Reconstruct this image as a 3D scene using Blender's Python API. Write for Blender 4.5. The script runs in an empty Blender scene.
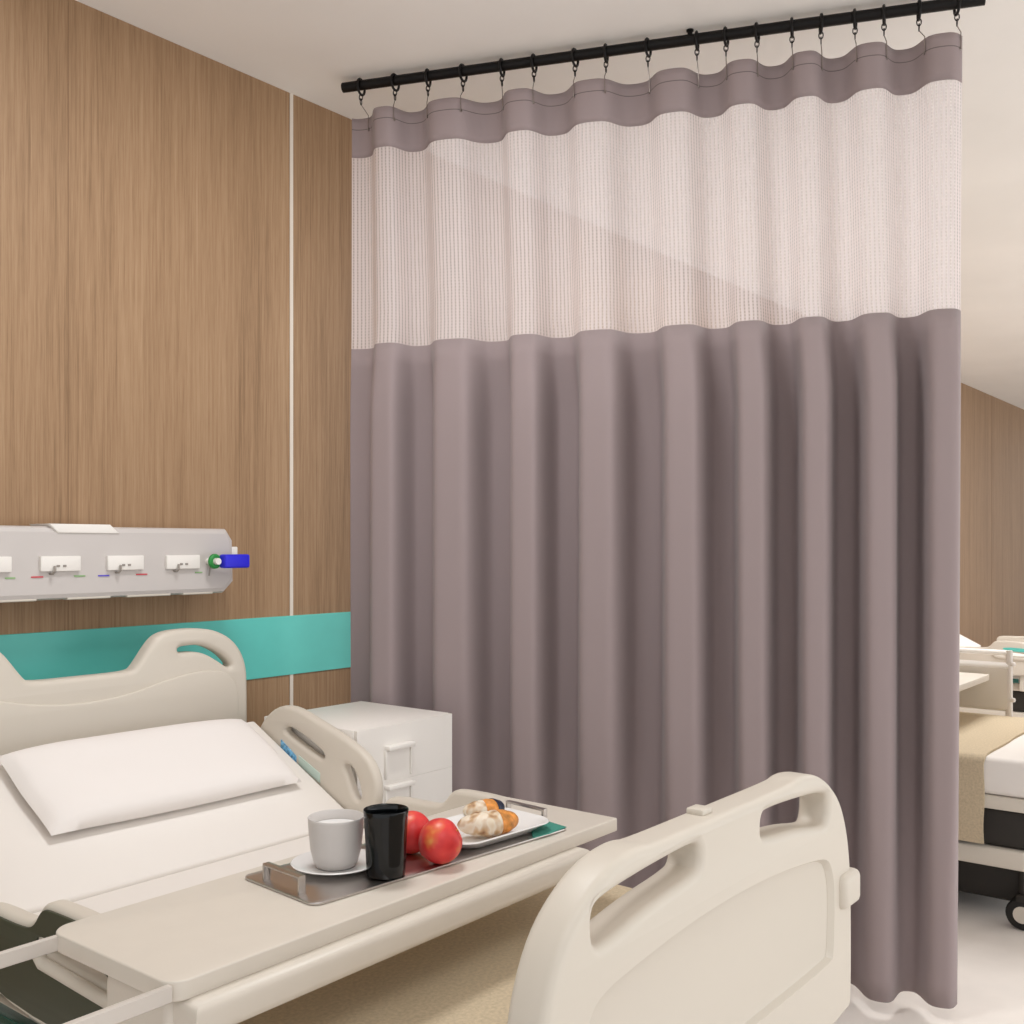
import bpy, bmesh, math, random
from mathutils import Vector, Matrix, noise
random.seed(7)
PI = math.pi
SC = bpy.context.scene
COL = SC.collection
H = 1.2                                   # eye height; heights below are given as drops under it
FX, FY = 0.783, 0.622                     # heading in the plan
def Z(d): return H - d
def lin(c):
    def f(v):
        v /= 255.0
        return v/12.92 if v <= 0.04045 else ((v+0.055)/1.055)**2.4
    return (f(c[0]), f(c[1]), f(c[2]), 1)

# ------------------------------------------------------------------ materials
def mat(name, rgb, rough=0.5, metal=0.0, spec=0.5, bump=0.0, bscale=200, var=0.0, vscale=3, coat=0.0):
    m = bpy.data.materials.new(name); m.use_nodes = True
    nt = m.node_tree; b = nt.nodes['Principled BSDF']
    b.inputs['Base Color'].default_value = lin(rgb)
    b.inputs['Roughness'].default_value = rough
    b.inputs['Metallic'].default_value = metal
    b.inputs['Specular IOR Level'].default_value = spec
    b.inputs['Coat Weight'].default_value = coat
    tc = nt.nodes.new('ShaderNodeTexCoord')
    if var > 0:
        n = nt.nodes.new('ShaderNodeTexNoise'); n.inputs['Scale'].default_value = vscale; n.inputs['Detail'].default_value = 4
        nt.links.new(tc.outputs['Object'], n.inputs['Vector'])
        r = nt.nodes.new('ShaderNodeValToRGB')
        lo = tuple(max(0, c*(1-var)) for c in rgb); hi = tuple(min(255, c*(1+var)) for c in rgb)
        r.color_ramp.elements[0].color = lin(lo); r.color_ramp.elements[1].color = lin(hi)
        r.color_ramp.elements[0].position = .3; r.color_ramp.elements[1].position = .7
        nt.links.new(n.outputs['Fac'], r.inputs['Fac']); nt.links.new(r.outputs['Color'], b.inputs['Base Color'])
    if bump > 0:
        n = nt.nodes.new('ShaderNodeTexNoise'); n.inputs['Scale'].default_value = bscale; n.inputs['Detail'].default_value = 3
        nt.links.new(tc.outputs['Object'], n.inputs['Vector'])
        bp = nt.nodes.new('ShaderNodeBump'); bp.inputs['Strength'].default_value = bump; bp.inputs['Distance'].default_value = 0.002
        nt.links.new(n.outputs['Fac'], bp.inputs['Height']); nt.links.new(bp.outputs['Normal'], b.inputs['Normal'])
    return m

def wood_mat():
    m = bpy.data.materials.new('wood_panelling'); m.use_nodes = True
    nt = m.node_tree; L = nt.links; b = nt.nodes['Principled BSDF']
    b.inputs['Roughness'].default_value = .55; b.inputs['Specular IOR Level'].default_value = .3
    tc = nt.nodes.new('ShaderNodeTexCoord')
    def noise_(sx, sz, det, rough):
        mp = nt.nodes.new('ShaderNodeMapping'); mp.inputs['Scale'].default_value = (sx, 1, sz)
        n = nt.nodes.new('ShaderNodeTexNoise'); n.inputs['Scale'].default_value = 1; n.inputs['Detail'].default_value = det; n.inputs['Roughness'].default_value = rough
        L.new(tc.outputs['Object'], mp.inputs['Vector']); L.new(mp.outputs['Vector'], n.inputs['Vector'])
        return n
    a = noise_(150, 3.0, 5, .6); c = noise_(14, .5, 3, .5); d = noise_(420, 14, 2, .6)
    mx = nt.nodes.new('ShaderNodeMath'); mx.operation = 'MULTIPLY_ADD'; mx.inputs[1].default_value = .5
    L.new(a.outputs['Fac'], mx.inputs[0])
    m2 = nt.nodes.new('ShaderNodeMath'); m2.operation = 'MULTIPLY'; m2.inputs[1].default_value = .28
    L.new(c.outputs['Fac'], m2.inputs[0]); L.new(m2.outputs[0], mx.inputs[2])
    m3 = nt.nodes.new('ShaderNodeMath'); m3.operation = 'MULTIPLY_ADD'; m3.inputs[1].default_value = .26
    L.new(d.outputs['Fac'], m3.inputs[0]); L.new(mx.outputs[0], m3.inputs[2])
    r = nt.nodes.new('ShaderNodeValToRGB')
    e = r.color_ramp.elements
    e[0].position = .34; e[0].color = lin(WOOD[0]); e[1].position = .68; e[1].color = lin(WOOD[2])
    k = e.new(.52); k.color = lin(WOOD[1])
    L.new(m3.outputs[0], r.inputs['Fac']); L.new(r.outputs['Color'], b.inputs['Base Color'])
    bp = nt.nodes.new('ShaderNodeBump'); bp.inputs['Strength'].default_value = .08; bp.inputs['Distance'].default_value = .001
    L.new(m3.outputs[0], bp.inputs['Height']); L.new(bp.outputs['Normal'], b.inputs['Normal'])
    return m
WOOD = [(134, 105, 77), (161, 129, 98), (175, 144, 112)]
M = dict(
    wood=wood_mat(),
    ceiling=mat('ceiling_paint', (246, 243, 239), .9, spec=.1, var=.01, vscale=2),
    floor=mat('vinyl_floor', (240, 232, 225), .45, spec=.3, var=.02, vscale=5),
    seam=mat('seam_strip', (222, 212, 200), .5),
    dark_seam=mat('dark_joint', (142, 110, 82), .7),
    teal=mat('teal_laminate', (100, 205, 195), .45, var=.02, vscale=8),
    plastic=mat('cream_plastic', (216, 207, 194), .42, spec=.35, bump=.02, bscale=600),
    rail_dark=mat('grey_green_face', (74, 76, 62), .5, spec=.3),
    shell=mat('pale_grey_shell', (205, 198, 194), .45, spec=.3),
    white=mat('white_laminate', (242, 237, 231), .45, spec=.35),
    table=mat('table_laminate', (220, 211, 199), .4, spec=.4, var=.006, vscale=20),
    sheet=mat('white_sheet', (240, 234, 228), .9, spec=.1, bump=.08, bscale=900),
    pillow=mat('pillow_cotton', (242, 236, 232), .9, spec=.1, bump=.1, bscale=700),
    blanket=mat('olive_beige_blanket', (204, 187, 160), .95, spec=.05, bump=.25, bscale=420, var=.05, vscale=160),
    steel=mat('brushed_steel', (196, 190, 186), .28, metal=1),
    bar=mat('satin_bar', (216, 208, 200), .35, metal=.1),
    black=mat('black_iron', (18, 15, 15), .4, spec=.3),
    black_rod=mat('black_rod_lacquer', (17, 14, 14), .4, spec=.25),
    rubber=mat('black_rubber', (24, 22, 20), .6),
    mech=mat('dark_mechanism', (40, 35, 30), .6),
    china=mat('white_china', (236, 234, 232), .25, spec=.5),
    cup=mat('matt_white_china', (214, 208, 204), .45, spec=.4),
    tumbler=mat('black_gloss_glaze', (6, 8, 11), .14, spec=.45),
    blue=mat('royal_blue_plastic', (38, 34, 215), .5),
    green=mat('green_plastic', (40, 140, 62), .45),
    blue_lcd=mat('blue_key_sticker', (110, 170, 225), .4, var=.25, vscale=120),
    pale_lcd=mat('pale_green_sticker', (196, 215, 206), .4),
    navy=mat('dark_chocolate_glaze', (28, 38, 62), .3, spec=.5),
    tealpatch=mat('teal_patch_matt', (62, 140, 124), .8, bump=.1, bscale=800),
    m_green=mat('green_mark', (140, 180, 120), .5), m_red=mat('red_mark', (205, 70, 80), .5), m_blue=mat('blue_mark', (85, 70, 200), .5),
    grey=mat('grey_slot', (150, 142, 134), .6),
    crust=mat('baked_crust', (205, 135, 62), .5, var=.22, vscale=60),
    chrome=mat('bright_wire', (150, 140, 135), .3, metal=.9),
    tealglass=mat('dark_teal_strip', (12, 70, 62), .2, spec=.6),
)
def ramp_noise(name, cols, scale, rough, detail=3, stretch=(1, 1, 1), wave=False):
    m = bpy.data.materials.new(name); m.use_nodes = True; nt = m.node_tree; L = nt.links; b = nt.nodes['Principled BSDF']
    b.inputs['Roughness'].default_value = rough
    tc = nt.nodes.new('ShaderNodeTexCoord'); mp = nt.nodes.new('ShaderNodeMapping'); mp.inputs['Scale'].default_value = stretch
    n = nt.nodes.new('ShaderNodeTexNoise'); n.inputs['Scale'].default_value = scale; n.inputs['Detail'].default_value = detail
    r = nt.nodes.new('ShaderNodeValToRGB'); e = r.color_ramp.elements
    e[0].position = cols[0][0]; e[0].color = lin(cols[0][1]); e[1].position = cols[-1][0]; e[1].color = lin(cols[-1][1])
    for p, c in cols[1:-1]:
        k = e.new(p); k.color = lin(c)
    L.new(tc.outputs['Object'], mp.inputs['Vector']); L.new(mp.outputs['Vector'], n.inputs['Vector'])
    L.new(n.outputs['Fac'], r.inputs['Fac']); L.new(r.outputs['Color'], b.inputs['Base Color'])
    return m
M['peach'] = ramp_noise('red_yellow_peach_skin', [(.25, (196, 34, 40)), (.52, (228, 62, 60)), (.62, (232, 112, 66)), (.74, (240, 180, 96))], 30, .38, 2)
M['pastry'] = ramp_noise('glazed_pastry', [(.30, (140, 92, 58)), (.40, (206, 172, 132)), (.50, (236, 224, 205)), (.66, (230, 210, 180))], 42, .45, 2, (1, 1, .6))

def fabric(name, rgb, stitch_z=None):
    m = mat(name, rgb, .9, spec=.08, bump=.12, bscale=900)
    b = m.node_tree.nodes['Principled BSDF']
    b.inputs['Sheen Weight'].default_value = .15
    if stitch_z is not None:
        nt = m.node_tree; L = nt.links
        uv = nt.nodes.new('ShaderNodeUVMap'); sp = nt.nodes.new('ShaderNodeSeparateXYZ'); L.new(uv.outputs[0], sp.inputs[0])
        s = nt.nodes.new('ShaderNodeMath'); s.operation = 'SUBTRACT'; s.inputs[1].default_value = stitch_z; L.new(sp.outputs['Y'], s.inputs[0])
        ab = nt.nodes.new('ShaderNodeMath'); ab.operation = 'ABSOLUTE'; L.new(s.outputs[0], ab.inputs[0])
        lt = nt.nodes.new('ShaderNodeMath'); lt.operation = 'LESS_THAN'; lt.inputs[1].default_value = .0012; L.new(ab.outputs[0], lt.inputs[0])
        mx = nt.nodes.new('ShaderNodeMix'); mx.data_type = 'RGBA'; L.new(lt.outputs[0], mx.inputs['Factor'])
        mx.inputs['A'].default_value = lin(rgb); mx.inputs['B'].default_value = lin(tuple(c*.72 for c in rgb))
        L.new(mx.outputs['Result'], b.inputs['Base Color'])
    return m
CURT = (157, 142, 142)
M['curtain'] = fabric('mauve_grey_curtain_cloth', CURT)
M['header'] = fabric('mauve_grey_header_cloth', CURT, H+1.264*1.108/1.08-.034)
def net_mat():
    m = bpy.data.materials.new('white_net_cloth'); m.use_nodes = True; nt = m.node_tree; L = nt.links
    b = nt.nodes['Principled BSDF']; out = nt.nodes['Material Output']
    b.inputs['Base Color'].default_value = lin((238, 230, 231)); b.inputs['Roughness'].default_value = .9; b.inputs['Specular IOR Level'].default_value = .1
    tr = nt.nodes.new('ShaderNodeBsdfTransparent'); tl = nt.nodes.new('ShaderNodeBsdfTranslucent'); tl.inputs['Color'].default_value = lin((238, 230, 231))
    m1 = nt.nodes.new('ShaderNodeMixShader'); m1.inputs[0].default_value = .3; L.new(b.outputs[0], m1.inputs[1]); L.new(tl.outputs[0], m1.inputs[2])
    uv = nt.nodes.new('ShaderNodeUVMap')
    def wave(direction, scale, dist):
        w = nt.nodes.new('ShaderNodeTexWave'); w.wave_type = 'BANDS'; w.bands_direction = direction
        w.inputs['Scale'].default_value = scale; w.inputs['Distortion'].default_value = dist; w.inputs['Detail'].default_value = 1
        L.new(uv.outputs[0], w.inputs['Vector']); return w
    wx = wave('X', 2*PI/20/.0115, .6); wy = wave('Y', 2*PI/20/.009, .4)
    p1 = nt.nodes.new('ShaderNodeMath'); p1.operation = 'POWER'; p1.inputs[1].default_value = 3; L.new(wx.outputs['Fac'], p1.inputs[0])
    p2 = nt.nodes.new('ShaderNodeMath'); p2.operation = 'MULTIPLY_ADD'; p2.inputs[1].default_value = .55; p2.inputs[2].default_value = .45; L.new(wy.outputs['Fac'], p2.inputs[0])
    p3 = nt.nodes.new('ShaderNodeMath'); p3.operation = 'MULTIPLY'; L.new(p1.outputs[0], p3.inputs[0]); L.new(p2.outputs[0], p3.inputs[1])
    p4 = nt.nodes.new('ShaderNodeMath'); p4.operation = 'MULTIPLY_ADD'; p4.inputs[1].default_value = .55; p4.inputs[2].default_value = .17; L.new(p3.outputs[0], p4.inputs[0])
    m2 = nt.nodes.new('ShaderNodeMixShader'); L.new(p4.outputs[0], m2.inputs[0]); L.new(m1.outputs[0], m2.inputs[1]); L.new(tr.outputs[0], m2.inputs[2])
    L.new(m2.outputs[0], out.inputs['Surface'])
    return m
M['net'] = net_mat()

# ------------------------------------------------------------------ object helpers
ROOTLOC = {}
def thing(name, label, cat, loc, group=None):
    o = bpy.data.objects.new(name, None); COL.objects.link(o); o.location = loc; o.empty_display_size = .05
    o['label'] = label; o['category'] = cat
    if group: o['group'] = group
    ROOTLOC[o] = Vector(loc); return o
def tag(o, label, cat, group=None):
    o['label'] = label; o['category'] = cat
    if group: o['group'] = group
    return o
def finish(me, ang=38):
    bm = bmesh.new(); bm.from_mesh(me)
    bmesh.ops.remove_doubles(bm, verts=bm.verts, dist=1e-5)
    for f in bm.faces: f.smooth = True
    a = math.radians(ang)
    for e in bm.edges:
        e.smooth = not (len(e.link_faces) == 2 and e.calc_face_angle(0) > a)
    bm.to_mesh(me); bm.free()
def obj(name, me, m, parent=None, loc=None, ang=38, smooth=True):
    """mesh in world coordinates; origin moved to its thing (parent) or to loc"""
    if isinstance(me, bmesh.types.BMesh):
        b = me; me = bpy.data.meshes.new(name); bmesh.ops.recalc_face_normals(b, faces=b.faces); b.to_mesh(me); b.free()
    me.name = name
    if smooth: finish(me, ang)
    o = bpy.data.objects.new(name, me); COL.objects.link(o)
    if parent is not None:
        base = ROOTLOC[parent]; ROOTLOC[o] = base
        o.parent = parent; me.transform(Matrix.Translation(-base))
    else:
        base = Vector(loc) if loc else Vector((0, 0, 0))
        me.transform(Matrix.Translation(-base)); o.location = base; ROOTLOC[o] = base
    for mm in (m if isinstance(m, list) else [m]): me.materials.append(mm)
    return o
def struct(name, me, m, **k):
    o = obj(name, me, m, **k); o['kind'] = 'structure'; return o
def box(bm, x0, x1, y0, y1, z0, z1):
    r = bmesh.ops.create_cube(bm, size=1)
    bmesh.ops.scale(bm, vec=(x1-x0, y1-y0, z1-z0), verts=r['verts'])
    bmesh.ops.translate(bm, vec=((x0+x1)/2, (y0+y1)/2, (z0+z1)/2), verts=r['verts'])
    return r['verts']
def bbox(x0, x1, y0, y1, z0, z1, bev=0.0, seg=3):
    bm = bmesh.new(); box(bm, x0, x1, y0, y1, z0, z1)
    if bev: bmesh.ops.bevel(bm, geom=bm.edges[:], offset=bev, segments=seg, profile=.5, affect='EDGES')
    return bm
def merge(*bms):
    b = bmesh.new()
    for s in bms:
        t = bpy.data.meshes.new('t')
        if isinstance(s, bmesh.types.BMesh): s.to_mesh(t); s.free()
        else: t = s
        b.from_mesh(t)
        bpy.data.meshes.remove(t)
    return b
def tube(pts, r, n=10, cyclic=False, radii=None, caps=True):
    bm = bmesh.new(); pts = [Vector(p) for p in pts]; rings = []; N = len(pts); ref = None
    for i, p in enumerate(pts):
        if cyclic: t = pts[(i+1) % N]-pts[i-1]
        else: t = pts[min(i+1, N-1)]-pts[max(i-1, 0)]
        t.normalize()
        if ref is None: ref = t.orthogonal().normalized()
        ref = (ref - t*ref.dot(t)).normalized(); bi = t.cross(ref)
        rr = radii[i] if radii else r
        rings.append([bm.verts.new(p+(ref*math.cos(2*PI*k/n)+bi*math.sin(2*PI*k/n))*rr) for k in range(n)])
    for i in range(N if cyclic else N-1):
        a, b = rings[i], rings[(i+1) % N]
        for k in range(n): bm.faces.new((a[k], a[(k+1) % n], b[(k+1) % n], b[k]))
    if caps and not cyclic:
        bm.faces.new(rings[0][::-1]); bm.faces.new(rings[-1])
    return bm
def lathe(prof, c, n=48, M4=None):
    """prof: list of (r, z); closed at the axis when r == 0"""
    bm = bmesh.new(); rings = []
    for r, z in prof:
        if r < 1e-6: rings.append([bm.verts.new((0, 0, z))])
        else: rings.append([bm.verts.new((r*math.cos(2*PI*k/n), r*math.sin(2*PI*k/n), z)) for k in range(n)])
    for a, b in zip(rings, rings[1:]):
        for k in range(n):
            k2 = (k+1) % n
            if len(a) == 1 and len(b) == 1: continue
            if len(a) == 1: bm.faces.new((a[0], b[k2], b[k]))
            elif len(b) == 1: bm.faces.new((a[k], a[k2], b[0]))
            else: bm.faces.new((a[k], a[k2], b[k2], b[k]))
    if M4 is not None: bm.transform(M4)
    bm.transform(Matrix.Translation(Vector(c)))
    return bm
def smooth_poly(pts, it=3):
    for _ in range(it):
        q = []
        for i in range(len(pts)):
            a, b = pts[i], pts[(i+1) % len(pts)]
            q += [(a[0]*.75+b[0]*.25, a[1]*.75+b[1]*.25), (a[0]*.25+b[0]*.75, a[1]*.25+b[1]*.75)]
        pts = q
    return pts
def rrect(x0, x1, y0, y1, r, n=6):
    rs = r if isinstance(r, (list, tuple)) else [r]*4       # corners: (x0,y0) (x1,y0) (x1,y1) (x0,y1)
    out = []
    for (cx, cy, a0, q) in ((x0, y0, PI, rs[0]), (x1, y0, 1.5*PI, rs[1]), (x1, y1, 0, rs[2]), (x0, y1, .5*PI, rs[3])):
        sx = 1 if cx == x0 else -1; sy = 1 if cy == y0 else -1
        for k in range(n+1):
            a = a0+k/n*PI/2
            out.append((cx+sx*q+q*math.cos(a), cy+sy*q+q*math.sin(a)))
    return out
def panel(outline, holes, depth, bevel, plane='XZ', at=0.0, res=3):
    """solid board cut from an outline with holes. at: centre of its thickness"""
    cu = bpy.data.curves.new('c', 'CURVE'); cu.dimensions = '2D'; cu.fill_mode = 'BOTH'
    for pl in [outline]+list(holes):
        s = cu.splines.new('POLY'); s.points.add(len(pl)-1); s.use_cyclic_u = True
        for p, q in zip(s.points, pl): p.co = (q[0], q[1], 0, 1)
    cu.extrude = max(depth/2-bevel, .0001); cu.bevel_depth = bevel; cu.bevel_resolution = res; cu.offset = -bevel
    o = bpy.data.objects.new('c', cu); COL.objects.link(o)
    dg = bpy.context.evaluated_depsgraph_get(); dg.update()
    me = bpy.data.meshes.new_from_object(o.evaluated_get(dg))
    bpy.data.objects.remove(o); bpy.data.curves.remove(cu)
    bm = bmesh.new(); bm.from_mesh(me); bpy.data.meshes.remove(me)
    bmesh.ops.remove_doubles(bm, verts=bm.verts, dist=1e-5)
    if plane == 'XZ': bm.transform(Matrix(((1, 0, 0, 0), (0, 0, -1, at), (0, 1, 0, 0), (0, 0, 0, 1))))
    elif plane == 'YZ': bm.transform(Matrix(((0, 0, 1, at), (1, 0, 0, 0), (0, 1, 0, 0), (0, 0, 0, 1))))
    else: bm.transform(Matrix.Translation((0, 0, at)))
    return bm
def boolean(a, b):
    def mk(bm):
        bmesh.ops.recalc_face_normals(bm, faces=bm.faces)
        me = bpy.data.meshes.new('b'); bm.to_mesh(me); bm.free()
        o = bpy.data.objects.new('b', me); COL.objects.link(o); return o
    oa, ob = mk(a), mk(b)
    md = oa.modifiers.new('x', 'BOOLEAN'); md.operation = 'DIFFERENCE'; md.object = ob; md.solver = 'EXACT'
    dg = bpy.context.evaluated_depsgraph_get(); dg.update()
    me = bpy.data.meshes.new_from_object(oa.evaluated_get(dg))
    for o in (oa, ob):
        d = o.data; bpy.data.objects.remove(o); bpy.data.meshes.remove(d)
    return me
def copy_tree(o, parent=None, off=(0, 0, 0)):
    c = o.copy(); COL.objects.link(c)
    if parent is not None: c.parent = parent
    else: c.location = Vector(o.location)+Vector(off)
    ROOTLOC[c] = Vector(c.location) if parent is None else ROOTLOC[parent]
    for ch in list(o.children): copy_tree(ch, c)
    return c

# ------------------------------------------------------------------ the setting
WY = 2.56; K = WY/2.5; CZ = H+1.411; X0, X1, Y0 = -2.2, 15.0, -2.6
struct('wall_head', bbox(X0, X1, WY, WY+.12, 0, CZ), M['wood'], smooth=False)
struct('floor', bbox(X0, X1, Y0, WY+.12, -.1, 0), M['floor'], smooth=False)
struct('ceiling', bbox(X0, X1, Y0, WY+.12, CZ, CZ+.1), M['ceiling'], smooth=False)
struct('trim_1', bbox(2.060*K, 2.072*K, WY-.0025, WY+.01, 0, CZ), M['seam'], smooth=False)
for i, x in enumerate((1.388, 4.6, 6.6, 8.5, 10.47, 12.4)):
    struct('trim_%d' % (i+3), bbox(x-.0007 if x < 2 else x-.005, x+.0007 if x < 2 else x+.005, WY-.001, WY+.01, 0, CZ), M['dark_seam'], smooth=False)
struct('trim_2', bbox(X0, 3.3, WY-.004, WY+.01, Z(.391*K), Z(.212*K), .001, 1), M['teal'], smooth=False)

# ------------------------------------------------------------------ bedhead service unit
def service_unit():
    t = thing('bedhead_service_unit', 'long pale grey wall unit with white socket plates above the teal strip', 'medical wall unit', (1.0, WY, 1.15))
    xr = 1.815; xl = -.4; yf = 2.445
    Z = lambda d: H-d*K
    outline = [(xl, Z(.128)), (xr-.030, Z(.128)), (xr+.003, Z(.098)), (xr, Z(-.016)), (xr-.022, Z(-.047)), (xl, Z(-.047))]
    bm = panel(outline, [], .115, .014, 'XZ', yf+.0575, 1)
    obj('housing', bm, M['shell'], t, ang=20)
    lid = panel([(1.298, Z(-.031)), (1.462, Z(-.031)), (1.436, Z(-.053)), (1.276, Z(-.053))], [], .10, .003, 'XZ', yf+.046, 2)
    obj('lid', lid, M['white'], t)
    def px(x, y=yf):
        a = (x-512)/1042; return y*(.622*a+.783)/(-.783*a+.622)
    for (p0, p1) in ((-32, 10), (39, 79), (106, 142), (165, 198)):
        a, b = px(p0), px(p1)
        pl = obj('socket_plate', bbox(a, b, yf-.010, yf+.002, Z(.060), Z(.024), .002, 2), M['white'], t)
        for dx in (.42, .58):
            xx = a+(b-a)*dx
            obj('socket_hole', bbox(xx-.004, xx+.004, yf-.0115, yf-.008, Z(.050), Z(.045)), M['grey'], pl)
        obj('cord_hook', tube([(a+(b-a)*.33, yf-.012, Z(.048)), (a+(b-a)*.30, yf-.018, Z(.060)), (a+(b-a)*.27, yf-.012, Z(.066)), (a+(b-a)*.27, yf+.001, Z(.066))], .003, 6), M['grey'], pl)
    for p0, p1, m, d in ((5, 15, 'm_green', .072), (31, 43, 'm_red', .071), (74, 85, 'm_green', .071), (98, 109, 'm_blue', .0715), (136, 147, 'm_red', .0705), (195, 202, 'm_green', .069)):
        obj('colour_mark', bbox(px(p0), px(p1), yf-.002, yf+.001, Z(d+.0032), Z(d)), M[m], t)
    for p0, p1 in ((0, 38), (68, 112), (128, 172), (184, 214)):
        obj('lower_cover', bbox(px(p0), px(p1), yf+.004, yf+.03, Z(.1295), Z(.118), .002, 1), M['plastic'], t)
    return t
service_unit()
def valve():
    y = 2.445; x = 1.738; z = Z(.041*K)
    t = thing('gas_outlet_valve', 'blue gas valve with green ring at the right end of the grey wall unit', 'valve', (x, y, z-.02))
    ring = tube([(x-.008+.014*math.cos(a), y-.030-.0*a, z+.014*math.sin(a)) for a in [2*PI*k/20 for k in range(20)]], .007, 8, True)
    obj('green_ring', ring, M['green'], t)
    obj('stem', lathe([(0, 0), (.009, 0), (.009, .05), (0, .05)], (x-.008, y+.002, z), 20, Matrix.Rotation(PI/2, 4, 'X')), M['white'], t)
    obj('blue_body', bbox(x+.005, x+.087, y-.062, y-.030, z-.019, z+.019, .006, 3), M['blue'], t)
    obj('connector', bbox(x-.008, x+.075, y-.036, y-.020, z-.006, z+.006, .002, 2), M['white'], t)
    obj('hanging_cord', tube([(x-.010, y-.012, z-.012), (x-.012, y-.010, z-.04)], .0022, 6), M['grey'], t)
    obj('back_block', bbox(x+.074, x+.094, y+.004, y+.03, z+.012, z+.040, .003, 2), M['white'], t)
valve()

# ------------------------------------------------------------------ hospital bed
BX = 1.287
def mirror(half, BX=1.287):   # half: list of (x, drop) from centre top going right and down; returns full outline
    r = [(BX+x, Z(d)) for x, d in half]; l = [(BX-x, Z(d)) for x, d in half[::-1] if x > 1e-6]
    return r+l
def densify(pts, rad_iter=2):
    return smooth_poly(pts, rad_iter)
def rail_foot(x, outer, parent, side):
    yz = lambda L: [(y, Z(d)) for y, d in L]
    out = yz([(1.76, .64), (1.76, .595), (1.72, .585), (1.61, .585), (1.575, .578), (1.55, .545), (1.52, .540), (1.42, .540), (1.375, .548), (1.345, .590), (1.30, .610), (1.265, .625), (1.26, .66), (1.28, .735), (1.74, .735)])
    slot = yz([(1.54, .600), (1.36, .609), (1.355, .626), (1.54, .620)])
    bm = panel(smooth_poly(out, 2), [smooth_poly(slot, 2)], .034, .011, 'YZ', x)
    r = obj('side_rail', bm, M['plastic'], parent)
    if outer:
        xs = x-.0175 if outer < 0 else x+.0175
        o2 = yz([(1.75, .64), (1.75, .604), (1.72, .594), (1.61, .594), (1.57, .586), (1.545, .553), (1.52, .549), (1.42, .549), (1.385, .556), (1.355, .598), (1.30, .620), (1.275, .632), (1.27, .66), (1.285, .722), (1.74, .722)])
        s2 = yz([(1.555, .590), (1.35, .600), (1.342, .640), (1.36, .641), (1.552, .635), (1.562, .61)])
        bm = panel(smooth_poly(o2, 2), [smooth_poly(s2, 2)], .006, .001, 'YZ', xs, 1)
        obj('outer_face', bm, M['rail_dark'], r)  # thin dark grey-green layer over the rail's outer face
        lp = [(xs-.006*(1 if outer < 0 else -1), y, Z(d)) for y, d in ((1.548, .606), (1.55, .618), (1.535, .630), (1.45, .634), (1.36, .638), (1.30, .640))]
        obj('grip', tube(lp, .010, 10), M['plastic'], r)
    return r
def rail_head(x, parent, inner):
    yz = lambda L: [(y, Z(d)) for y, d in L]
    out = yz([(2.24, .52), (2.225, .465), (2.16, .415), (2.09, .408), (1.995, .437), (1.905, .466), (1.825, .500), (1.790, .545), (1.785, .60), (1.80, .66), (1.86, .70), (2.20, .60)])
    s1 = yz([(2.125, .468), (2.095, .462), (1.985, .506), (1.970, .524), (1.985, .531), (2.12, .482)])
    s2 = yz([(1.905, .530), (1.872, .532), (1.845, .575), (1.84, .612), (1.865, .612), (1.885, .57)])
    bm = panel(smooth_poly(out, 2), [smooth_poly(s1, 2), smooth_poly(s2, 2)], .030, .011, 'YZ', x)
    r = obj('head_rail', bm, M['plastic'], parent)
    if inner:
        xi = x-.0155
        for y0, y1, d, mm, h in ((2.135, 2.075, .498, 'blue_lcd', .024), (2.065, 1.985, .530, 'pale_lcd', .024)):
            q = [(y0, Z(d)), (y1, Z(d+.035)), (y1, Z(d+.035+h)), (y0, Z(d+h))]
            obj('keypad', panel(q, [], .003, .0008, 'YZ', xi, 1), M[mm], r)
    return r
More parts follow.
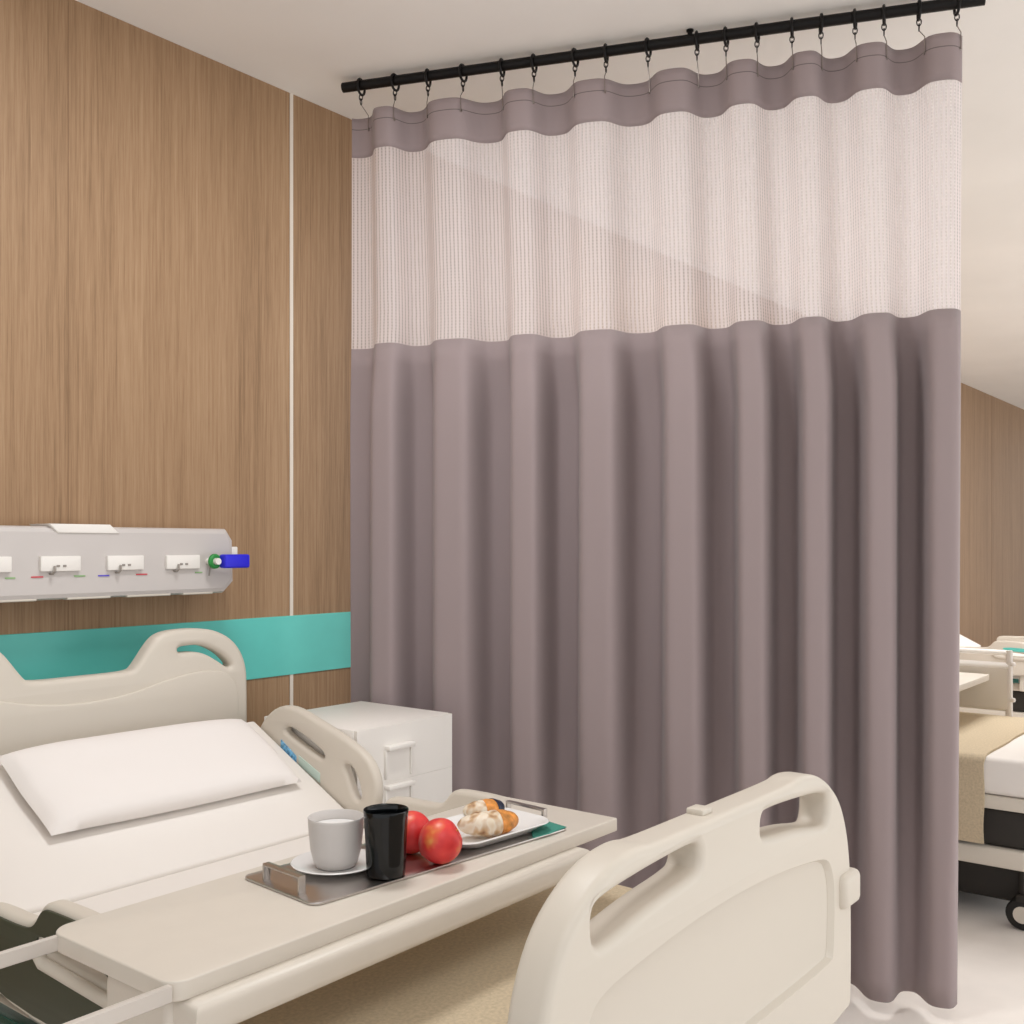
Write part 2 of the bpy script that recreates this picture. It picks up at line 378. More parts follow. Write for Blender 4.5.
def make_bed():
    t = thing('hospital_bed', 'cream hospital bed with raised backrest in the foreground, left of the curtain', 'hospital bed', (BX, 1.45, 0), 'hospital beds in a row')
    # headboard
    out = [(0, .309), (.127, .309), (.143, .297), (.183, .242), (.208, .222), (.246, .214), (.33, .214), (.39, .228), (.44, .262), (.470, .315), (.475, .38), (.475, .85), (.46, .90)]
    out = smooth_poly(mirror(out, BX+.010), 2)
    holes = []
    for s in (1, -1):
        c = [(.256, .260), (.285, .2565), (.322, .2575), (.353, .267), (.387, .285), (.415, .309), (.421, .322), (.408, .324), (.378, .303), (.345, .284), (.315, .275), (.282, .2735), (.259, .274)]
        holes.append(smooth_poly([(BX+.010+s*x, Z(d)) for x, d in c], 2))
    b = panel(out, holes, .050, .014, 'XZ', 2.345)
    # raised lower field on the face of the headboard
    fld = [(0, .372), (.12, .362), (.22, .337), (.32, .323), (.39, .330), (.43, .36), (.44, .42), (.44, .84)]
    hb = obj('headboard', b, M['plastic'], t)
    obj('face_panel', panel(smooth_poly(mirror(fld, BX+.010), 2), [], .010, .004, 'XZ', 2.3185, 2), M['plastic'], hb)
    # footboard
    out = [(0, .358), (.205, .358), (.226, .354), (.25, .3535), (.298, .360), (.348, .383), (.392, .419), (.421, .474), (.435, .54), (.439, .62), (.439, .75), (.426, .785)]
    out = smooth_poly(mirror(out), 2); holes = []
    for s in (1, -1):
        c = [(.325, .392), (.22, .383), (.105, .378), (.090, .384), (.088, .408), (.10, .418), (.22, .428), (.315, .446), (.335, .44), (.338, .405)]
        holes.append(smooth_poly([(BX+s*x, Z(d)) for x, d in c], 2))
    fy0, fth = .64, .055
    b = panel(out, holes, fth, .012, 'XZ', fy0+fth/2, 4)
    rec = [(0, .476), (.12, .479), (.24, .490), (.315, .500), (.338, .520), (.35, .56), (.345, .655), (.335, .665), (0, .665)]
    cut = panel(smooth_poly(mirror(rec), 2), [], .040, .001, 'XZ', fy0-.020+.009, 1)
    cut2 = [v for v in cut.verts if v.co.y < fy0-.005]
    cx = Vector((BX, 0, Z(.565)))
    for v in cut2:
        v.co.x = BX+(v.co.x-BX)*1.13; v.co.z = cx.z+(v.co.z-cx.z)*1.24
    me = boolean(b, cut)
    fb = obj('footboard', me, M['plastic'], t, ang=25)
    obj('side_clip', bbox(BX+.378, BX+.450, fy0-.012, fy0+.062, Z(.597), Z(.540), .012, 3), M['plastic'], fb)
    obj('side_clip', bbox(BX-.442, BX-.395, fy0+.010, fy0+.062, Z(.608), Z(.540), .012, 3), M['plastic'], fb)
    obj('label_tab', bbox(BX-.050, BX-.022, fy0+.020, fy0+.046, Z(.360), Z(.350), .003, 2), M['plastic'], fb)
    # mattress: flat seat section and a raised back section
    def slab(x0, x1, prof, bev):
        bm = bmesh.new(); vs = [bm.verts.new((x0, y, Z(d))) for y, d in prof]; f = bm.faces.new(vs)
        r = bmesh.ops.extrude_face_region(bm, geom=[f]); bmesh.ops.translate(bm, vec=(x1-x0, 0, 0), verts=[v for v in r['geom'] if isinstance(v, bmesh.types.BMVert)])
        bmesh.ops.bevel(bm, geom=bm.edges[:], offset=bev, segments=4, profile=.5, affect='EDGES')
        return bm
    obj('mattress', slab(BX-.43, BX+.435, [(.715, .665), (1.93, .665), (1.93, .783), (.715, .783)], .022), M['sheet'], t, ang=60)
    obj('back_mattress', slab(BX-.43, BX+.441, [(1.848, .657), (2.240, .458), (2.275, .55), (1.90, .745)], .009), M['sheet'], t, ang=60)
    # platform, lifting gear, base
    obj('platform', bbox(BX-.43, BX+.43, .70, 2.28, Z(.826), Z(.784), .006, 2), M['plastic'], t)
    obj('lift_gear', merge(bbox(BX-.20, BX+.20, .95, 1.15, .24, Z(.827), .01), bbox(BX-.20, BX+.20, 1.75, 1.95, .24, Z(.827), .01), bbox(BX-.40, BX+.40, .74, 2.2, .252, .372, .01)), M['mech'], t)
    obj('base_frame', merge(bbox(BX-.42, BX-.34, .76, 2.24, .19, .25, .008), bbox(BX+.34, BX+.42, .76, 2.24, .19, .25, .008), bbox(BX-.34, BX+.34, .80, .88, .192, .248, .006), bbox(BX-.34, BX+.34, 2.12, 2.20, .192, .248, .006)), M['plastic'], t)
    obj('under_bed_shade', bbox(BX-.31, BX+.31, .79, 2.10, .055, .235, .015), M['mech'], t)  # dark box standing in for the shade beneath the bed
    for sx in (-1, 1):
        obj('board_bracket', bbox(BX+sx*.22-.03, BX+sx*.22+.03, fy0+.03, .75, Z(.82), Z(.70), .005), M['plastic'], t)
    for sx in (-1, 1):
        for y in (.775, 2.17):
            x = BX+sx*.37
            c = obj('caster', merge(lathe([(0, .10), (.016, .10), (.016, .195), (0, .195)], (x, y, 0), 16), bbox(x-.028, x+.028, y-.02, y+.02, .085, .11, .005)), M['mech'], t)
            for s in (-1, 1):
                w = lathe([(0, -.009), (.030, -.009), (.046, -.006), (.050, 0), (.046, .006), (.030, .009), (0, .009)], (x+s*.020, y, .05), 28, Matrix.Rotation(PI/2, 4, 'Y'))
                obj('wheel', w, M['rubber'], c)
                obj('wheel_hub', lathe([(0, -.0115), (.026, -.0115), (.028, 0), (.026, .0115), (0, .0115)], (x+s*.020, y, .05), 20, Matrix.Rotation(PI/2, 4, 'Y')), M['plastic'], c)
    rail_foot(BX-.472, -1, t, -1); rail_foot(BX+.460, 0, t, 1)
    rail_head(BX-.462, t, False); rail_head(BX+.460, t, True)
    obj('side_strip', bbox(BX-.488, BX-.465, 1.42, 1.95, Z(.775), Z(.752), .003, 2), M['tealglass'], t)
    for sd in (-1, 1):
        for y in (1.40, 1.62, 1.92):
            obj('rail_arm', bbox(BX+sd*.447-.018, BX+sd*.447+.018, y-.02, y+.02, Z(.822), Z(.66), .004), M['plastic'], t)
    return t
bed = make_bed()
bed2 = copy_tree(bed, None, (2.64, 0, 0)); bed2['label'] = 'hospital bed half hidden behind the curtain at the right edge, brown blanket over its side'
bed3 = copy_tree(bed, None, (5.58, 0, 0)); bed3['label'] = 'farthest hospital bed, only its curved rail tops showing at the right edge'
for b_ in (bed2, bed3):
    for ch in list(b_.children): ch.matrix_parent_inverse = Matrix()
for ch in list(bed3.children):
    if ch.name.startswith('head_rail'):
        for g in list(ch.children): bpy.data.objects.remove(g)
        bpy.data.objects.remove(ch)
    elif ch.name.startswith('side_rail'):
        for g in list(ch.children):
            if g.name.startswith('outer_face'):
                bpy.data.objects.remove(g)
                def yz3(L): return [(y, Z(d)) for y, d in L]
                obj('teal_insert', panel(smooth_poly(yz3([(1.50, .572), (1.30, .572+.01), (1.30, .600), (1.50, .596)]), 2), [], .006, .001, 'YZ', BX-.472+5.58-.0175, 1), M['teal'], ch)
# the second bed's far rail is the raised, barred one
rl = [c for c in bed2.children if c.name.startswith('side_rail')]
far = max(rl, key=lambda o: sum((v.co.x for v in o.data.vertices))/len(o.data.vertices))
for c in list(far.children): bpy.data.objects.remove(c)
bpy.data.objects.remove(far)
def barred_rail(parent):
    x = BX+2.64+.462
    r = obj('side_rail', panel(rrect(1.01, 1.74, Z(.645), Z(.475), .012), [], .026, .008, 'YZ', x), M['plastic'], parent)
    obj('rail_bar', tube([(x, 1.01, Z(.418)), (x, 1.70, Z(.418))], .011, 12), M['white'], r)
    obj('rail_bar', tube([(x, 1.01, Z(.470)), (x, 1.74, Z(.470))], .015, 12), M['white'], r)
    obj('end_post', merge(tube([(x, 1.01, Z(.69)), (x, 1.01, Z(.408))], .013, 12), *[lathe([(0, -.010), (.012, -.007), (.014, 0), (.012, .007), (0, .010)], (x, 1.0, Z(d)), 14) for d in (.46, .60)]), M['bar'], r)
    obj('end_post', tube([(x, 1.70, Z(.69)), (x, 1.70, Z(.408))], .013, 12), M['bar'], r)
barred_rail(bed2)

# blanket folded across the foot half of a bed, hanging down both sides
def blanket():
    y0, y1 = .875, 1.50; xl, xr = BX-.4375, BX+.4425; zt = Z(.658); prof = []
    for k in range(13): prof.append((xl-.010-.004*math.sin(k*.5), Z(.935)+(zt-.03-Z(.935))*k/12))
    for k in range(1, 6):
        a = PI-k/6*PI/2; prof.append((xl+.022+.032*math.cos(a), zt-.03+.030*math.sin(a)))
    for k in range(25): prof.append((xl+.022+(xr-xl-.044)*k/24, zt))
    for k in range(1, 6):
        a = PI/2-k/6*PI/2; prof.append((xr-.022+.032*math.cos(a), zt-.03+.030*math.sin(a)))
    for k in range(13): prof.append((xr+.010+.004*math.sin(k*.5), zt-.03-(zt-.03-Z(.935))*k/12))
    bm = bmesh.new(); NY = 20; g = []
    for j in range(NY+1):
        y = y0+(y1-y0)*j/NY
        g.append([bm.verts.new((x, y+.0015*math.sin(i*.7)*(1 if j in (0, NY) else 0), z+.0012*noise.noise((x*9, y*9, 0)))) for i, (x, z) in enumerate(prof)])
    for j in range(NY):
        for i in range(len(prof)-1): bm.faces.new((g[j][i], g[j][i+1], g[j+1][i+1], g[j+1][i]))
    bmesh.ops.recalc_face_normals(bm, faces=bm.faces)
    bmesh.ops.solidify(bm, geom=bm.faces[:], thickness=.007)
    return bm
bl = obj('blanket', blanket(), M['blanket'], loc=(BX, 1.19, Z(.658)))
tag(bl, 'olive beige blanket under the bed table behind the big near footboard', 'blanket', 'blankets across the beds')
bl2 = bl.copy(); COL.objects.link(bl2); bl2.location.x += 2.64
bl2['label'] = 'brown beige blanket hanging down the side of the bed right of the curtain'

# pillow
def pillow():
    ang = math.atan(.53); W, D, T = .628, .272, .054; N, K = 44, 24
    bm = bmesh.new()
    def pt(u, v, s):
        e = (1-abs(u)**4)*(1-abs(v)**4); h = max(e, 0)**.42
        px = W/2*u*(1-.045*v*v*(1 if abs(u) > 0 else 0)*abs(u)); py = D/2*v*(1-.05*u*u)
        corner = 1+.04*abs(u*v)**3
        z = T*(.72*h if s > 0 else -.42*h)*(1+.08*noise.noise((u*2.2, v*2, s)))
        return Vector((px*corner, py*corner, z))
    up = [[bm.verts.new(pt(-1+2*i/N, -1+2*j/K, 1)) for i in range(N+1)] for j in range(K+1)]
    dn = [[bm.verts.new(pt(-1+2*i/N, -1+2*j/K, -1)) for i in range(N+1)] for j in range(K+1)]
    for j in range(K):
        for i in range(N):
            bm.faces.new((up[j][i], up[j][i+1], up[j+1][i+1], up[j+1][i])); bm.faces.new((dn[j][i], dn[j+1][i], dn[j+1][i+1], dn[j][i+1]))
    bmesh.ops.remove_doubles(bm, verts=bm.verts, dist=1e-4)
    yc = 2.108; n = Vector((0, -math.sin(ang), math.cos(ang)))
    c = Vector((1.352, yc, Z(.665-.53*(yc-1.86))))+n*(.030)
    bm.transform(Matrix.Translation(c) @ Matrix.Rotation(ang, 4, 'X') @ Matrix.Rotation(-.012, 4, 'Z'))
    return bm, c
pb, pc = pillow()
tag(obj('pillow', pb, M['pillow'], loc=pc, ang=80), 'white pillow lying on the raised backrest of the near bed', 'pillow')

# ------------------------------------------------------------------ overbed table
def make_table():
    t = thing('overbed_table', 'cream overbed table with the breakfast tray, reaching across the near bed', 'overbed table', (.72, 1.16, 0), 'overbed tables')
    obj('table_top', panel(rrect(.687, 1.622, 1.04, 1.322, (.026, .004, .004, .032), 8), [], .024, .0025, 'XY', Z(.512), 2), M['table'], t)
    obj('lower_tray', panel([(.702, 1.014), (1.500, 1.014), (1.500, 1.205), (.80, 1.205), (.80, 1.10), (.702, 1.10)], [], .044, .014, 'XY', Z(.545), 4), M['table'], t)
    obj('support_bracket', bbox(1.505, 1.545, 1.08, 1.17, Z(.556), Z(.522), .002, 2), M['table'], t)
    obj('column', bbox(.695, .790, 1.058, 1.20, .05, Z(.5235), .014, 4), M['table'], t)
    obj('base', bbox(.69, .79, .98, 1.50, .075, .115, .012), M['table'], t)
    for y in (1.01, 1.41):
        obj('base_leg', bbox(.785, .965, y, y+.05, .08, .11, .01), M['table'], t)
    for y in (1.045, 1.293):
        obj('side_bar', bbox(.30, .692, y, y+.009, Z(.522), Z(.503), .001, 1), M['bar'], t)
    obj('side_bar', bbox(.29, .30, 1.045, 1.302, Z(.522), Z(.503), .001, 1), M['bar'], t)
    for x, y in ((.74, 1.02), (.74, 1.46), (.935, 1.035), (.935, 1.435)):
        w = lathe([(0, -.012), (.028, -.012), (.036, -.006), (.037, 0), (.036, .006), (.028, .012), (0, .012)], (x, y, .037), 24, Matrix.Rotation(PI/2, 4, 'Y'))
        c = obj('caster', merge(bbox(x-.02, x+.02, y-.012, y+.012, .060, .082, .003), bbox(x-.020, x-.014, y-.01, y+.01, .03, .07), bbox(x+.014, x+.020, y-.01, y+.01, .03, .07)), M['mech'], t)
        obj('wheel', w, M['rubber'], c)
    return t
tab = make_table()
tab2 = copy_tree(tab, None, (2.72, .03, 0)); 
for ch in list(tab2.children):
    if ch.name.startswith(('lower_tray', 'support_bracket')): bpy.data.objects.remove(ch)
tab2['label'] = 'overbed table corner just right of the curtain, over the second bed'

# ------------------------------------------------------------------ breakfast tray and what is on it
ZT = Z(.500)                      # table surface
TA = math.radians(-5.0); TC = Vector((1.237, 1.178, ZT))
TR = Matrix.Translation(TC) @ Matrix.Rotation(TA, 4, 'Z')
def tray():
    t = thing('serving_tray', 'polished steel serving tray with strap handles on the overbed table', 'tray', TC)
    w, d = .545, .185
    bm = panel(rrect(-w/2, w/2, -d/2, d/2, .016, 6), [], .004, .0012, 'XY', .0025, 1); bm.transform(TR)
    obj('plate', bm, M['steel'], t)
    for s in (-1, 1):
        x = s*(w/2-.013); y0, y1 = -.046, .046; h = .031; th = .0035; wd = .006
        pts = [(y0, .004), (y0, h), (y1, h), (y1, .004), (y1-th, .004), (y1-th, h-th), (y0+th, h-th), (y0+th, .004)]
        bm = panel(pts, [], wd*2, .0008, 'YZ', x, 1); bm.transform(TR)
        obj('handle', bm, M['steel'], t)
tray()
ZS = ZT+.0047
def at(px, py, d):
    a = (px-512)/1042; D = d*1042/(py-546); return Vector((D*(.622*a+.783), D*(-.783*a+.622), 0))
p = at(336, 866, .492); p.z = ZS
tag(obj('saucer', lathe([(0, .001), (.032, 0), (.036, .001), (.067, .010), (.0685, .0115), (.067, .0125), (.036, .0045), (.03, .0035), (0, .0035)], p, 56), M['china'], loc=p), 'white saucer under the white cup on the steel tray', 'saucer')
cz = ZS+.0037; p = Vector((p.x, p.y, cz))
t = thing('coffee_cup', 'white cup on a saucer, left of the black tumbler', 'cup', p)
obj('bowl', lathe([(0, 0), (.026, 0), (.0305, .002), (.0345, .010), (.0385, .026), (.0412, .050), (.0426, .072), (.0430, .0758), (.0420, .0768), (.0408, .0758), (.0388, .050), (.0360, .026), (.030, .009), (0, .006)], p, 64), M['cup'], t, ang=60)
dirv = Vector((.80, .60, 0)).normalized()
hp = [p+dirv*(.039+.020*math.sin(PI*k/8))+Vector((0, 0, .058-.036*k/8)) for k in range(9)]
obj('handle', tube(hp, .0042, 8), M['cup'], t)
obj('milk', lathe([(0, .062), (.0386, .062)], p, 48), M['china'], t)
p = at(386, 873, .492); p.z = ZS
t = thing('tumbler', 'tall glossy black tumbler in the middle front of the tray', 'tumbler', p)
obj('wall', lathe([(0, 0), (.025, 0), (.029, .003), (.0300, .02), (.0312, .055), (.0332, .090), (.0342, .0985), (.0337, .0998), (.0325, .0985), (.0310, .090), (.029, .055), (.027, .012), (0, .008)], p, 64), M['tumbler'], t, ang=60)
obj('dark_drink', lathe([(0, .086), (.0304, .086)], p, 48), M['tumbler'], t)
def peach(px, py, R, rot, label):
    p = at(px, py, .492); p.z = ZS
    t = thing('peach', label, 'fruit', p, 'red peaches on the tray')
    bm = bmesh.new(); bmesh.ops.create_uvsphere(bm, u_segments=48, v_segments=32, radius=R)
    for v in bm.verts:
        c = v.co/R; th = math.atan2(c.y, c.x); rr = math.hypot(c.x, c.y)
        k = 1-.07*math.exp(-(th/.28)**2)*rr
        dim = .20*math.exp(-(rr/.28)**2) if c.z > 0 else -.06*math.exp(-(rr/.25)**2)
        v.co = Vector((v.co.x*k, v.co.y*k, (v.co.z*(1-dim))*.98))
    bm.transform(Matrix.Rotation(rot[2], 4, 'Z') @ Matrix.Rotation(rot[0], 4, 'X') @ Matrix.Rotation(rot[1], 4, 'Y'))
    mz = min(v.co.z for v in bm.verts)
    bm.transform(Matrix.Translation(p-Vector((0, 0, mz))))
    obj('flesh', bm, M['peach'], t, ang=80)
    top = Matrix.Rotation(rot[2], 4, 'Z') @ Matrix.Rotation(rot[0], 4, 'X') @ Matrix.Rotation(rot[1], 4, 'Y')
    c = p+Vector((0, 0, -mz)); d = (top @ Vector((0, 0, 1)))
    obj('stem', tube([c+d*R*.74, c+d*R*.92], .0022, 6), M['crust'], t)
peach(440.5, 861, .035, (1.0, .3, .4), 'red and yellow peach nearest the plate of pastries')
peach(411, 851, .034, (.6, .9, 2.1), 'red peach just behind the black tumbler')
# dish
PC = Vector((1.368, 1.152, ZS)); PR = Matrix.Translation(PC) @ Matrix.Rotation(TA, 4, 'Z')
def dish():
    bm = bmesh.new(); rings = []
    for w, d, r, z in ((.070, .040, .02, .0), (.084, .054, .03, .001), (.106, .070, .036, .014), (.112, .075, .038, .0165), (.1105, .0735, .038, .0185), (.103, .067, .036, .0160), (.082, .052, .03, .0050), (.065, .035, .02, .0040)):
        rings.append([bm.verts.new((x, y, z)) for x, y in rrect(-w, w, -d, d, r, 8)])
    for a, b in zip(rings, rings[1:]):
        n = len(a)
        for k in range(n): bm.faces.new((a[k], a[(k+1) % n], b[(k+1) % n], b[k]))
    bm.faces.new(rings[0][::-1]); bm.faces.new(rings[-1])
    bm.transform(PR); return bm
tag(obj('dish', dish(), M['china'], loc=PC), 'white rounded dish holding two pastries on the tray', 'plate')
def pastry(loc, rot, L, R, label, dip):
    t = thing('croissant', label, 'pastry', loc, 'pastries on the white dish')
    R4 = Matrix.Translation(loc) @ Matrix.Rotation(rot, 4, 'Z')
    n = 40; bend = .35
    def ctr(u): return Vector((L/2*u, bend*L*.35*(u*u-.3), 0))
    def rad(u):
        e = R*max(1-abs(u)**2.4, .0)**.55
        return max(e*(1+.07*abs(math.sin(u*9.5))), .0008)
    def piece(u0, u1, grow=0):
        us = [u0+(u1-u0)*k/n for k in range(n+1)]
        bm = tube([ctr(u) for u in us], 0, 28, radii=[rad(u)+grow for u in us])
        mz = -R*1.0
        bm.transform(R4 @ Matrix.Translation((0, 0, R*.98)) @ Matrix.Diagonal((1, 1.05, .86, 1)).to_4x4())
        return bm
    zc = 0
    obj('roll', piece(-1, .30), M['pastry'], t, ang=70)
    obj('baked_tip', piece(.22 if not dip else -.1, .55 if dip else 1, .0008), M['crust'], t, ang=70)
    if dip: obj('chocolate_tip', piece(.40, 1, .0016), M['navy'], t, ang=70)
q = at(489, 835, .4885); q.z = ZS+.0050; pastry(q, math.radians(-28), .108, .0230, 'cream glazed croissant with an orange baked end at the front of the dish', False)
q = at(484, 818.5, .4885); q.z = ZS+.0050; pastry(q, math.radians(-24), .078, .0190, 'croissant with a dark chocolate dipped end at the back of the dish', True)
# flat teal patch on the tray
nk = [at(548, 833, .4945), at(544, 822, .4945), at(566, 826.5, .4945)]
bm = panel([(v.x, v.y) for v in (at(550, 833.5, .4945), at(566.5, 827, .4945), at(547, 821, .4945), at(530, 826, .4945), at(533, 838, .4945))], [], .0012, .0003, 'XY', ZS+.0007, 1)
tag(obj('teal_patch', bm, M['tealpatch'], loc=(1.47, 1.10, ZS)), 'flat teal patch lying on the right end of the tray', 'teal_patch')

# ------------------------------------------------------------------ bedside cabinet
def cabinet():
    x0, x1, y0, y1, zt = 1.768, 2.122, 1.898, 2.252, Z(.455)
    t = thing('bedside_cabinet', 'white bedside cabinet between the near bed and the curtain', 'cabinet', ((x0+x1)/2, (y0+y1)/2, 0))
    obj('carcass', bbox(x0, x1, y0+.006, y1, .03, zt, .003, 2), M['white'], t)
    obj('plinth', bbox(x0+.02, x1-.02, y0+.03, y1-.02, 0, .032), M['grey'], t)
    def front(name, z0, z1, drop):
        d = obj(name, bbox(x0+.002, x1-.002, y0-.006, y0+.010, z0, z1, .0006, 1), M['white'], t)
        xa, xb = 1.862, 1.958
        zz = z1-drop
        hd = obj('handle', merge(bbox(xa, xb, y0-.026, y0-.004, zz-.012, zz, .003, 2), bbox(xa, xa+.007, y0-.014, y0-.004, zz-.085, zz-.008, .002, 2), bbox(xb-.007, xb, y0-.014, y0-.004, zz-.085, zz-.008, .002, 2)), M['white'], d)
        obj('handle_plate', bbox(xa+.006, xb-.006, y0-.009, y0-.004, zz-.085, zz-.008), M['white'], d)
    zt2 = zt-.012
    front('drawer', zt-.1450, zt-.001, .050); front('drawer', zt-.290, zt-.1452, .006); front('door', .035, zt-.291, .04)
cabinet()

# ------------------------------------------------------------------ curtain on its rod
RA = Vector((2.146, 2.360, 0)); RB = Vector((2.803, .719, 0)); RD = (RB-RA).normalized(); RN = Vector((-RD.y, RD.x, 0))   # RN points away from the eye
if RN.dot(Vector((FX, FY, 0))) < 0: RN = -RN
KC = 1.108/1.08; ZR = H+1.384
def s_of(px):
    a = (px-512)/1042; d = Vector((.622*a+.783, -.783*a+.622, 0))
    # RA + s RD = k d
    det = RD.x*(-d.y)+d.x*RD.y
    return ((-RA.x)*(-d.y)+d.x*(-RA.y))/det
S0, S1 = s_of(349), s_of(962)
keys = [(s_of(x), ph) for x, ph in ((322, -1.0), (362, -.5), (390, 0), (415, .5), (452, 1), (495, 1.5), (525, 2), (558, 2.5), (597, 3), (640, 3.5), (680, 4), (716, 4.5), (748, 5), (780, 5.5), (812, 6), (840, 6.5), (877, 7), (908, 7.5), (942, 8), (980, 8.5))]
def phase(s):
    for (a, p0), (b, p1) in zip(keys, keys[1:]):
        if s <= b: return p0+(p1-p0)*(s-a)/(b-a)
    return keys[-1][1]
sm = [sum(phase(S0-.1+(S1-S0+.2)*(k+j)/400) for j in range(-10, 11))/21 for k in range(401)]
def ph(s):
    f = (s-(S0-.1))/(S1-S0+.2)*400; i = max(0, min(399, int(f))); return sm[i]+(sm[i+1]-sm[i])*(f-i)
AMP = .043
def cpt(s, z, extra=0.0):
    p = ph(s); w = math.cos(2*PI*p)
    lowk = (H+1.264*KC-z)/2.4
    q = min(1, max(0, (lowk-.255)/.13)); q = q*q*(3-2*q)          # fuller, squarer folds in the heavy lower cloth
    hem = min(1, max(0, (lowk-.72)/.27)); hem = hem*hem*(3-2*hem)
    kk = 1.5+1.3*q-1.3*hem
    w = math.tanh(kk*(w+.12))/math.tanh(kk)
    amp = .033*(1-q)+.074*q*(.62+.38*min(1, max(0, (s-S0)/(S1-S0)/.32)))
    amp *= 1-.36*hem
    amp *= 1+.08*lowk*math.sin(p*2.1+1)
    t_ = (s-S0)/(S1-S0)
    s2 = s - .016*max(0, 1-lowk/.25)*min(1, t_*8)*min(1, (1-t_)*8) + .016*q*min(1, (1-t_)*8)*min(1, t_*6) - .012*lowk*t_**6 - .013*q*(1-t_)**3 + .006*lowk*math.sin(p*1.7)*t_*(1-t_)*3
    off = -amp*w + .004*math.sin(s*31+z*2)*lowk
    base = RA+RD*s2
    v = base+RN*(off+extra); v.z = z
    return v
def sheet(z0, z1, nz, ns=420, th=.0):
    bm = bmesh.new(); uvl = bm.loops.layers.uv.new('UVMap'); g = []; arc = [0.0]
    for i in range(1, ns+1):
        arc.append(arc[-1]+(cpt(S0+(S1-S0)*i/ns, z1)-cpt(S0+(S1-S0)*(i-1)/ns, z1)).length)
    for j in range(nz+1):
        z = z0+(z1-z0)*j/nz
        g.append([bm.verts.new(cpt(S0+(S1-S0)*i/ns, z, th)) for i in range(ns+1)])
    for j in range(nz):
        for i in range(ns):
            f = bm.faces.new((g[j][i], g[j][i+1], g[j+1][i+1], g[j+1][i]))
            for l, (ii, jj) in zip(f.loops, ((i, j), (i+1, j), (i+1, j+1), (i, j+1))): l[uvl].uv = (arc[ii], z0+(z1-z0)*jj/nz)
            f.smooth = True
    return bm
ct = thing('privacy_curtain', 'mauve grey privacy curtain with a white net top hanging from the black rod', 'curtain', ((RA+RB)/2).to_tuple()[:2]+(Z(1.165),))
def cloth(name, z0, z1, nz, m, solid):
    bm = sheet(z0, z1, nz)
    me = bpy.data.meshes.new(name); bm.to_mesh(me); bm.free()
    o = obj(name, me, m, ct, smooth=False)
    if solid:
        md = o.modifiers.new('t', 'SOLIDIFY'); md.thickness = .0016; md.offset = 0
    return o
cloth('header_band', H+1.148*KC, H+1.264*KC, 6, M['header'], True)
cloth('net_panel', H+.580*KC, H+1.150*KC, 10, M['net'], False)
cloth('drape', Z(1.165), H+.583*KC, 30, M['curtain'], True)

rod = thing('curtain_rod', 'black curtain rod fixed under the ceiling', 'curtain rod', ((RA+RB)/2).to_tuple()[:2]+(ZR,))
pa = RA+RD*s_of(343); pb_ = RA+RD*s_of(985)
pa.z = pb_.z = ZR
obj('pole', tube([pa, pa+(pb_-pa)*.5, pb_], .0145, 24), M['black_rod'], rod)
for px in (690, 978):
    q = RA+RD*s_of(px); q.z = 0
    obj('ceiling_bracket', lathe([(0, ZR+.008), (.007, ZR+.008), (.007, CZ-.006), (.010, CZ-.004), (.010, CZ+.0), (0, CZ+.0)], q, 20), M['black'], rod)
hx = (361, 395, 428, 463, 502, 534, 575, 606, 648, 697, 726, 757, 792, 821, 855, 884, 919, 957)
names = ['first', 'second', 'third', 'fourth', 'fifth', 'sixth', 'seventh', 'eighth', 'ninth', 'tenth', 'eleventh', 'twelfth', 'thirteenth', 'fourteenth', 'fifteenth', 'sixteenth', 'seventeenth', 'eighteenth']
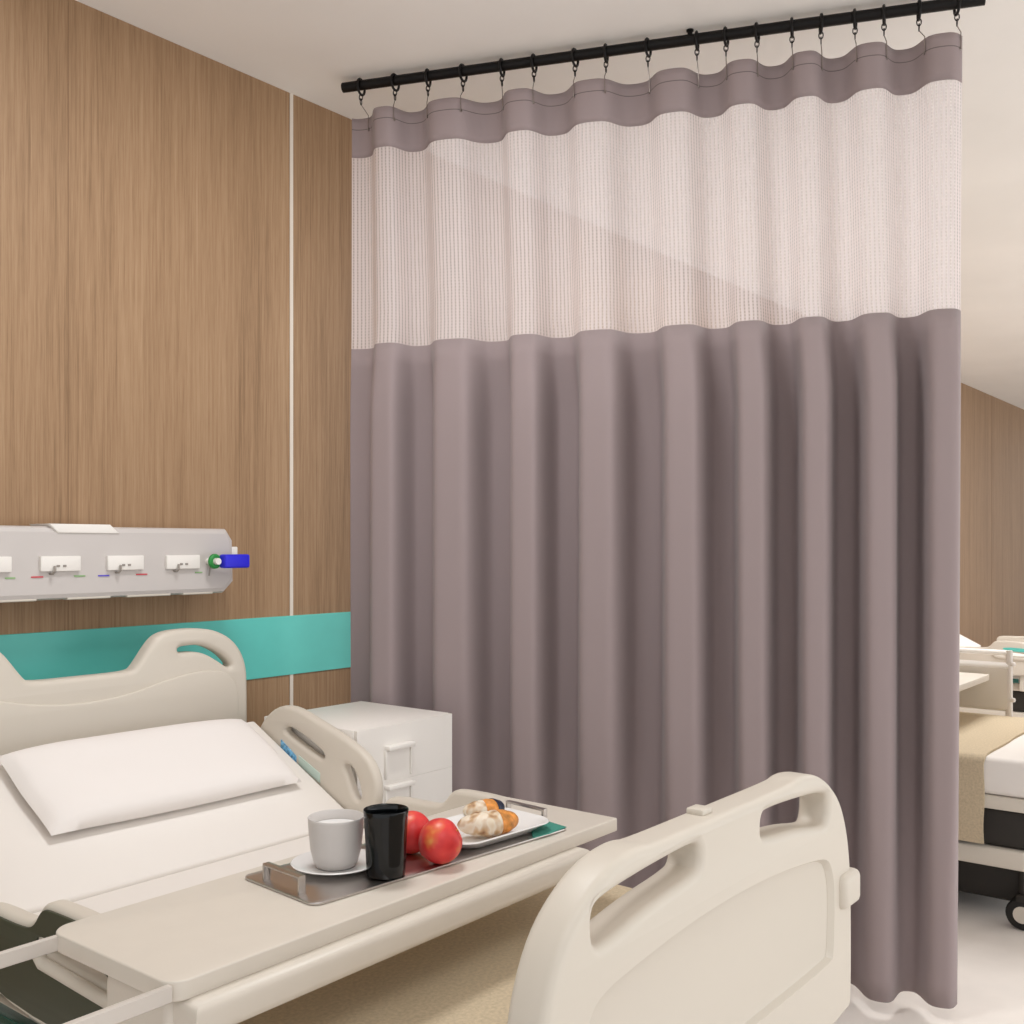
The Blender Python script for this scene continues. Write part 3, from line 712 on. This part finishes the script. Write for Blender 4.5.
for i, px in enumerate(hx):
    s = s_of(px); c = RA+RD*s; c.z = ZR-.0055
    t = thing('curtain_hook', 'black ring with a chain and wire hook, %s from the left end of the rod' % names[i], 'curtain hook', c, 'curtain hooks along the rod')
    tw = random.uniform(-.18, .18)
    ax = (Matrix.Rotation(tw, 3, 'Z') @ RN)
    R = .0225
    obj('ring', tube([c+ax*R*math.cos(a)+Vector((0, 0, R*math.sin(a))) for a in [2*PI*k/28 for k in range(28)]], .0038, 8, True), M['black'], t)
    z = c.z-R-.008; ch = []
    for k in range(2):
        d = RD if k % 2 == 0 else RN
        cc = Vector((c.x, c.y, z-.0135*k))
        ch.append(tube([cc+d*.0055*math.cos(a)+Vector((0, 0, .0092*math.sin(a))) for a in [2*PI*q/16 for q in range(16)]], .0016, 6, True))
    obj('chain', merge(*ch), M['black'], t)
    zb = H+1.264*KC-.030
    e = cpt(max(S0+.008, min(S1-.004, s+.018)), zb, -.004)
    st = Vector((c.x, c.y, z-.0135-.008))
    et = cpt(max(S0+.008, min(S1-.004, s+.018)), H+1.264*KC, -.006); et.z += .004
    pts = [st, et, e-RN*.004, e+Vector((0, 0, -.008))-RN*.003, e+Vector((0, 0, -.006))+RN*.004]
    obj('wire_hook', tube(pts, .0013, 6), M['chrome'], t)
    y = lathe([(0, -.0012), (.0045, -.0012), (.0055, 0), (.0045, .0012), (0, .0012)], (0, 0, 0), 14, Matrix.Rotation(PI/2, 4, 'X'))
    y.transform(Matrix.Translation(e+Vector((0, 0, -.006))+RN*.002))
    obj('eyelet', y, M['chrome'], t)

# ------------------------------------------------------------------ camera, light
cam = bpy.data.cameras.new('camera'); co = bpy.data.objects.new('camera', cam); COL.objects.link(co)
co.location = (0, 0, H)
co.rotation_euler = (PI/2, 0, math.atan2(FY, FX)-PI/2)
cam.sensor_width = 36; cam.lens = 36*1042/1024; cam.shift_y = 34/1024; cam.clip_start = .02
SC.camera = co
def area(name, loc, target, sx, sy, power, col):
    l = bpy.data.lights.new(name, 'AREA'); l.shape = 'RECTANGLE'; l.size = sx; l.size_y = sy; l.energy = power; l.color = col
    o = bpy.data.objects.new(name, l); COL.objects.link(o); o.location = loc
    o.rotation_euler = (Vector(target)-Vector(loc)).to_track_quat('-Z', 'Y').to_euler(); return o
WARM = (.985, 1, 1.01)
area('back_fill', (4.4, Y0+.1, .9), (4.0, 2, 2.3), 6.0, 1.6, 52, (.98, 1, 1.01))  # added fill behind the camera, tilted up to brighten the ceiling
area('ceiling_lamp', (1.35, 1.48, CZ-.02), (1.35, 1.48, 0), .5, .4, 19, WARM)
area('ceiling_lamp', (.2, -.4, CZ-.02), (.2, -.4, 0), 1.4, .8, 13, WARM)
area('ceiling_lamp', (4.6, 1.2, CZ-.02), (4.6, 1.2, 0), 1.4, .8, 44, WARM)
area('ceiling_lamp', (7.6, 1.0, CZ-.02), (7.6, 1.0, 0), 1.4, .8, 44, WARM)
w = bpy.data.worlds.new('room_ambient'); SC.world = w; w.use_nodes = True
w.node_tree.nodes['Background'].inputs['Color'].default_value = (.98, 1, 1.015, 1)
w.node_tree.nodes['Background'].inputs['Strength'].default_value = 1.0
SC.view_settings.view_transform = 'Standard'; SC.view_settings.look = 'None'; SC.view_settings.gamma = 1
SC.view_settings.use_curve_mapping = False
SC.view_settings.exposure = -0.22
